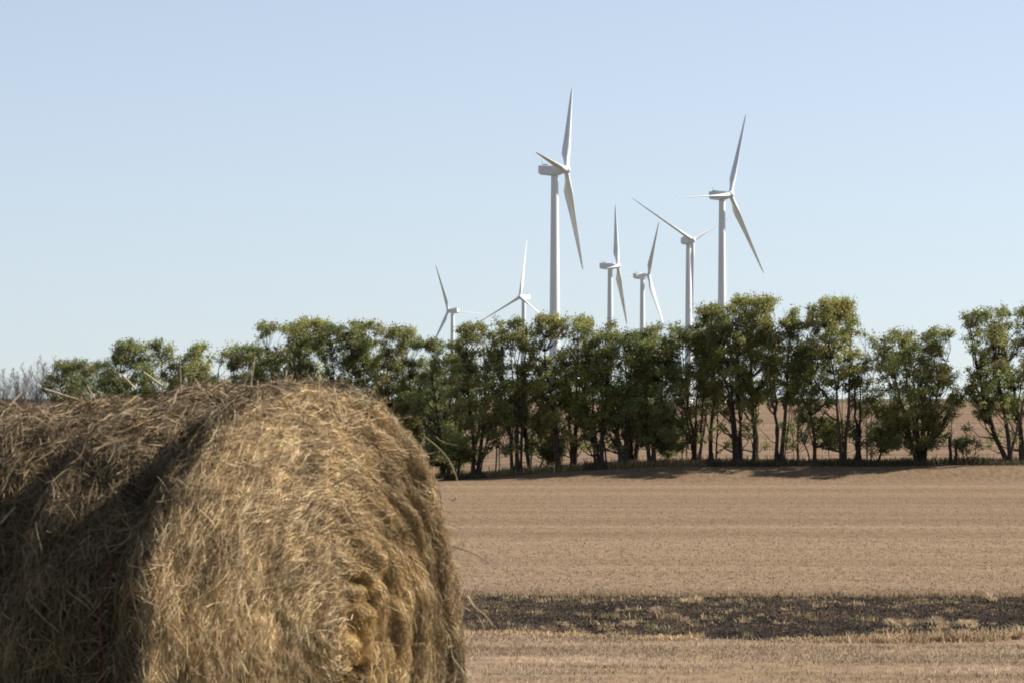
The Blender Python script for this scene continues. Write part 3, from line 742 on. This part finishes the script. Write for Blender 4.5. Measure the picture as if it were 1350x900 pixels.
# solid core
ns, nph = 120, 150
sg = np.linspace(0.0, STOT, ns); pg = np.linspace(0, 2 * math.pi, nph, endpoint=False)
SG, PG = np.meshgrid(sg, pg, indexing='ij')
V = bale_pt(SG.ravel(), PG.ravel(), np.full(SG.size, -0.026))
i = np.arange(ns - 1)[:, None] * nph; j = np.arange(nph)[None, :]; j2 = (j + 1) % nph
Q = np.stack([i + j, i + j2, i + nph + j2, i + nph + j], -1).reshape(-1, 4)
link("packed_core", mesh_np("packed_core", V, Q, None, True), M_CORE, bale)
RH = np.random.default_rng(21)
HAYC = np.array([(0.42, 0.315, 0.185), (0.34, 0.255, 0.155), (0.27, 0.20, 0.12), (0.36, 0.25, 0.12), (0.48, 0.385, 0.25), (0.15, 0.105, 0.055), (0.22, 0.17, 0.085)]) * np.array([1.33, 1.29, 1.23])
def strands(g, n, smin, smax, phf, lmin, lmax, wmin, wmax, dev, hmean, hsd, lift, probs, K=6, tone=1.0, hole=0.0, thr=-.13):
    u = RH.random(n)
    if smax <= S2: s0 = np.sqrt(smin ** 2 + u * (smax ** 2 - smin ** 2))
    else: s0 = smin + u * (smax - smin)
    p0 = phf(n)
    if hole > 0:                                  # thin spots where the dark inside shows
        cc_, ss_ = np.cos(p0), np.sin(p0)
        rr_ = prof(s0)[0]
        hv = perlin(s0 * 26, cc_ * rr_ * 17, ss_ * rr_ * 17) + 0.6 * perlin(s0 * 60 + 9, cc_ * rr_ * 48, ss_ * rr_ * 48)
        keep = (hv > thr) | (RH.random(n) > hole)
        s0, p0 = s0[keep], p0[keep]; n = len(s0)
    L = RH.uniform(lmin, lmax, n); th = RH.normal(0, dev, n) + np.where(RH.random(n) < .5, 0, math.pi)
    curv = RH.normal(0, 1.2, n) / np.maximum(L, .03) * 0.25
    h0 = RH.normal(hmean, hsd, n); hl = np.abs(RH.normal(0, lift, n)) * (RH.random(n) < .4)
    S_ = np.zeros((n, K)); PH = np.zeros((n, K)); HH = np.zeros((n, K))
    s, p, a = s0.copy(), p0.copy(), th.copy(); step = L / (K - 1)
    for q in range(K):
        S_[:, q], PH[:, q] = s, p
        t = q / (K - 1); HH[:, q] = h0 + hl * t * t
        rr = np.maximum(prof(np.abs(s))[0], 0.04)
        s = np.abs(s + np.sin(a) * step); p = p + np.cos(a) * step / rr; a = a + curv * step
    P = bale_pt(S_.ravel(), PH.ravel(), HH.ravel()).reshape(n, K, 3)
    P += np.cumsum(RH.normal(0, .0016, (n, K, 3)), 1)
    P[..., 2] = np.maximum(P[..., 2], 0.006)
    T = P[:, -1] - P[:, 0]; T /= np.linalg.norm(T, axis=1)[:, None] + 1e-9
    sd2 = np.cross(T, RH.normal(0, 1, (n, 3))); sd2 /= np.linalg.norm(sd2, axis=1)[:, None] + 1e-9
    ci = RH.choice(len(HAYC), n, p=probs)
    pc = P[:, K // 2]
    patch = 1 + 0.42 * perlin(pc[:, 0] * 9, pc[:, 1] * 9, pc[:, 2] * 9) + 0.2 * perlin(pc[:, 0] * 25, pc[:, 1] * 25, pc[:, 2] * 25)
    c = HAYC[ci] * (1 + RH.normal(0, .14, (n, 1))) * patch[:, None]
    if smax <= S2:                                # the heart of the roll is more golden
        gold = np.exp(-(s0 / .36) ** 2) * sstep(-.6, .8, np.cos(p0))
        rim_dark = sstep(.30, .66, s0) * sstep(.1, .85, np.cos(p0)) * (0.75 + .5 * perlin(s0 * 8, np.cos(p0) * 4, np.sin(p0) * 4))
        c = c * (1 - .38 * np.clip(rim_dark, 0, 1))[:, None]       # outer layers darker towards the right
        c = c * (1 + gold[:, None] * np.array([.08, .02, -.15]))
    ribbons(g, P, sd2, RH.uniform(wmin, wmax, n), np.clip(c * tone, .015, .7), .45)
def phi_up(n):                                   # dense over the half that shows, thinner below
    k = RH.random(n) < 0.82
    return np.where(k, RH.uniform(-0.35, math.pi + 0.35, n), RH.uniform(math.pi, 2 * math.pi, n))
def phi_side(n):
    k = RH.random(n) < 0.85
    return np.where(k, RH.uniform(0.9, math.pi + 0.4, n), RH.uniform(0, 2 * math.pi, n))
PR = np.array([.25, .20, .15, .12, .08, .12, .08])
g = Geo()
SE = S1 + .55 * SA
strands(g, 150000, 0.0, SE, phi_up, .02, .085, .0006, .0016, .40, -.005, .009, .005, PR, K=5, hole=.95)
strands(g, 20000, 0.0, SE, phi_up, .03, .11, .0009, .0021, .42, -.003, .008, .008, PR, hole=.9)
strands(g, 24000, 0.0, SE, phi_up, .012, .05, .0007, .0018, 1.0, .000, .006, .010, PR, K=5, hole=.8)
link("end_face", g.mesh("end_face"), M_STRAW, bale)
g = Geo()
strands(g, 110000, SE - .01, S3, phi_side, .025, .11, .0008, .0024, .45, -.010, .016, .010, PR, K=5, tone=.40, hole=.97, thr=-.08)  # same hay toned down in both layers: the side's shade put into its colour
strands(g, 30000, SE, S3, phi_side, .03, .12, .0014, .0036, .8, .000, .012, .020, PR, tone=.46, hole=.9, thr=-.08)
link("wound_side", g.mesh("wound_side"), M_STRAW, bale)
# loose stalks standing off the bale
g = Geo()
def loose(n, smin, smax, p0, p1, lmin, lmax, w):
    s = RH.uniform(smin, smax, n); p = RH.uniform(p0, p1, n)
    A = bale_pt(s, p, np.full(n, -.01)); rad, ax, na, nr = prof(s)
    N_ = na[:, None] * nv + nr[:, None] * (np.cos(p)[:, None] * tv + np.sin(p)[:, None] * uv)
    tang = -np.sin(p)[:, None] * tv + np.cos(p)[:, None] * uv
    d = N_ * RH.uniform(.15, .9, (n, 1)) + tang * RH.choice([-1, 1], (n, 1)) * RH.uniform(.5, 1, (n, 1)) + RH.normal(0, .35, (n, 3)); d /= np.linalg.norm(d, axis=1)[:, None]
    b = RH.normal(0, .5, (n, 3)); L = RH.uniform(lmin, lmax, (n, 1))
    t = np.linspace(0, 1, 7)
    P = A[:, None] + d[:, None] * (L * t)[:, :, None] + b[:, None] * (L * t ** 2)[:, :, None] * .6
    sd2 = np.cross(d, RH.normal(0, 1, (n, 3))); sd2 /= np.linalg.norm(sd2, axis=1)[:, None]
    ribbons(g, P, sd2, RH.uniform(w * .5, w, n), straw_col(n, (.40, .31, .18), .22), .4)
loose(380, S1 - .1, S3, .2, math.pi * .95, .03, .08, .0032)
loose(500, S1 - .05, S2 + .1, -.5, 1.9, .02, .09, .003)
loose(500, .05, S1, -.4, math.pi, .02, .08, .003)
def stalk(a, b, dep, w, bend=0.0, col=(.42, .33, .19)):
    """one long stalk; a and b are where it starts and ends on the bale, as seen at depth dep"""
    A = np.array([px2x(a[0], dep), dep, py2z(a[1], dep)]) - bale_base; B = np.array([px2x(b[0], dep - .03), dep - .03, py2z(b[1], dep - .03)]) - bale_base
    t = np.linspace(0, 1, 9)[:, None]
    P = A + (B - A) * t + np.array([bend, 0, bend * .6]) * np.sin(t * math.pi)
    g.tube(P, w * (1 - .35 * t[:, 0]), 5, np.array(col) * RH.uniform(.85, 1.15))
stalk((104, 527), (58, 512), 12.1, .0042); stalk((178, 512), (160, 492), 12.0, .004); stalk((214, 508), (189, 490), 12.0, .004)
stalk((238, 512), (237, 481), 12.0, .0035, 0, (.3, .22, .13)); stalk((126, 528), (115, 508), 12.1, .0032); stalk((318, 512), (334, 478), 11.75, .0038); stalk((300, 515), (332, 492), 11.75, .004)
stalk((330, 508), (336, 470), 11.75, .003); stalk((352, 510), (384, 494), 11.7, .0035)
stalk((240, 568), (297, 534), 11.5, .0042, -.02); stalk((223, 597), (242, 596), 11.55, .0042); stalk((242, 596), (272, 560), 11.53, .0045, -.01); stalk((290, 560), (330, 548), 11.45, .0042)
stalk((0, 590), (58, 585), 11.75, .004, .01); stalk((66, 719), (86, 703), 11.3, .0050, 0, (.5, .41, .26)); stalk((213, 690), (203, 716), 11.4, .004); stalk((203, 716), (213, 713), 11.4, .0045)
stalk((36, 612), (52, 635), 11.6, .0032, -.02); stalk((102, 655), (112, 690), 11.5, .0035, .02); stalk((20, 668), (0, 690), 11.5, .0045); stalk((85, 662), (98, 660), 11.5, .004)
stalk((596, 720), (646, 743), 11.9, .0018, .008, (.14, .10, .07)); stalk((616, 785), (626, 800), 11.9, .004); stalk((626, 800), (650, 824), 11.9, .0028, .004); stalk((612, 800), (640, 846), 11.9, .0018, .02)
stalk((596, 660), (602, 655), 11.9, .003); stalk((560, 575), (606, 645), 11.95, .0016, .02); stalk((575, 575), (602, 586), 11.95, .0012, -.008); stalk((440, 510), (452, 560), 11.55, .003, 0)
stalk((370, 550), (405, 522), 11.55, .004); stalk((438, 640), (472, 620), 11.5, .004); stalk((395, 620), (402, 600), 11.5, .0035)
link("loose_stalks", g.mesh("loose_stalks"), M_STRAW, bale)
# red binding twine round the shaded side
for s_t, h_t, pa, pb in ((S2 + .16, .012, 2.75, 3.9), (S2 + .09, .010, 2.85, 3.9), (S2 + .75, .006, 2.6, 3.9)):
    ph = np.linspace(pa, pb, 60)
    P = bale_pt(np.full(60, s_t) + .012 * perlin(ph * 1.5, s_t * 9, 0.3), ph, np.full(60, h_t))
    gg = Geo(); gg.tube(P, .0022, 5)
    link("twine", gg.mesh("twine"), M_TWINE, bale)
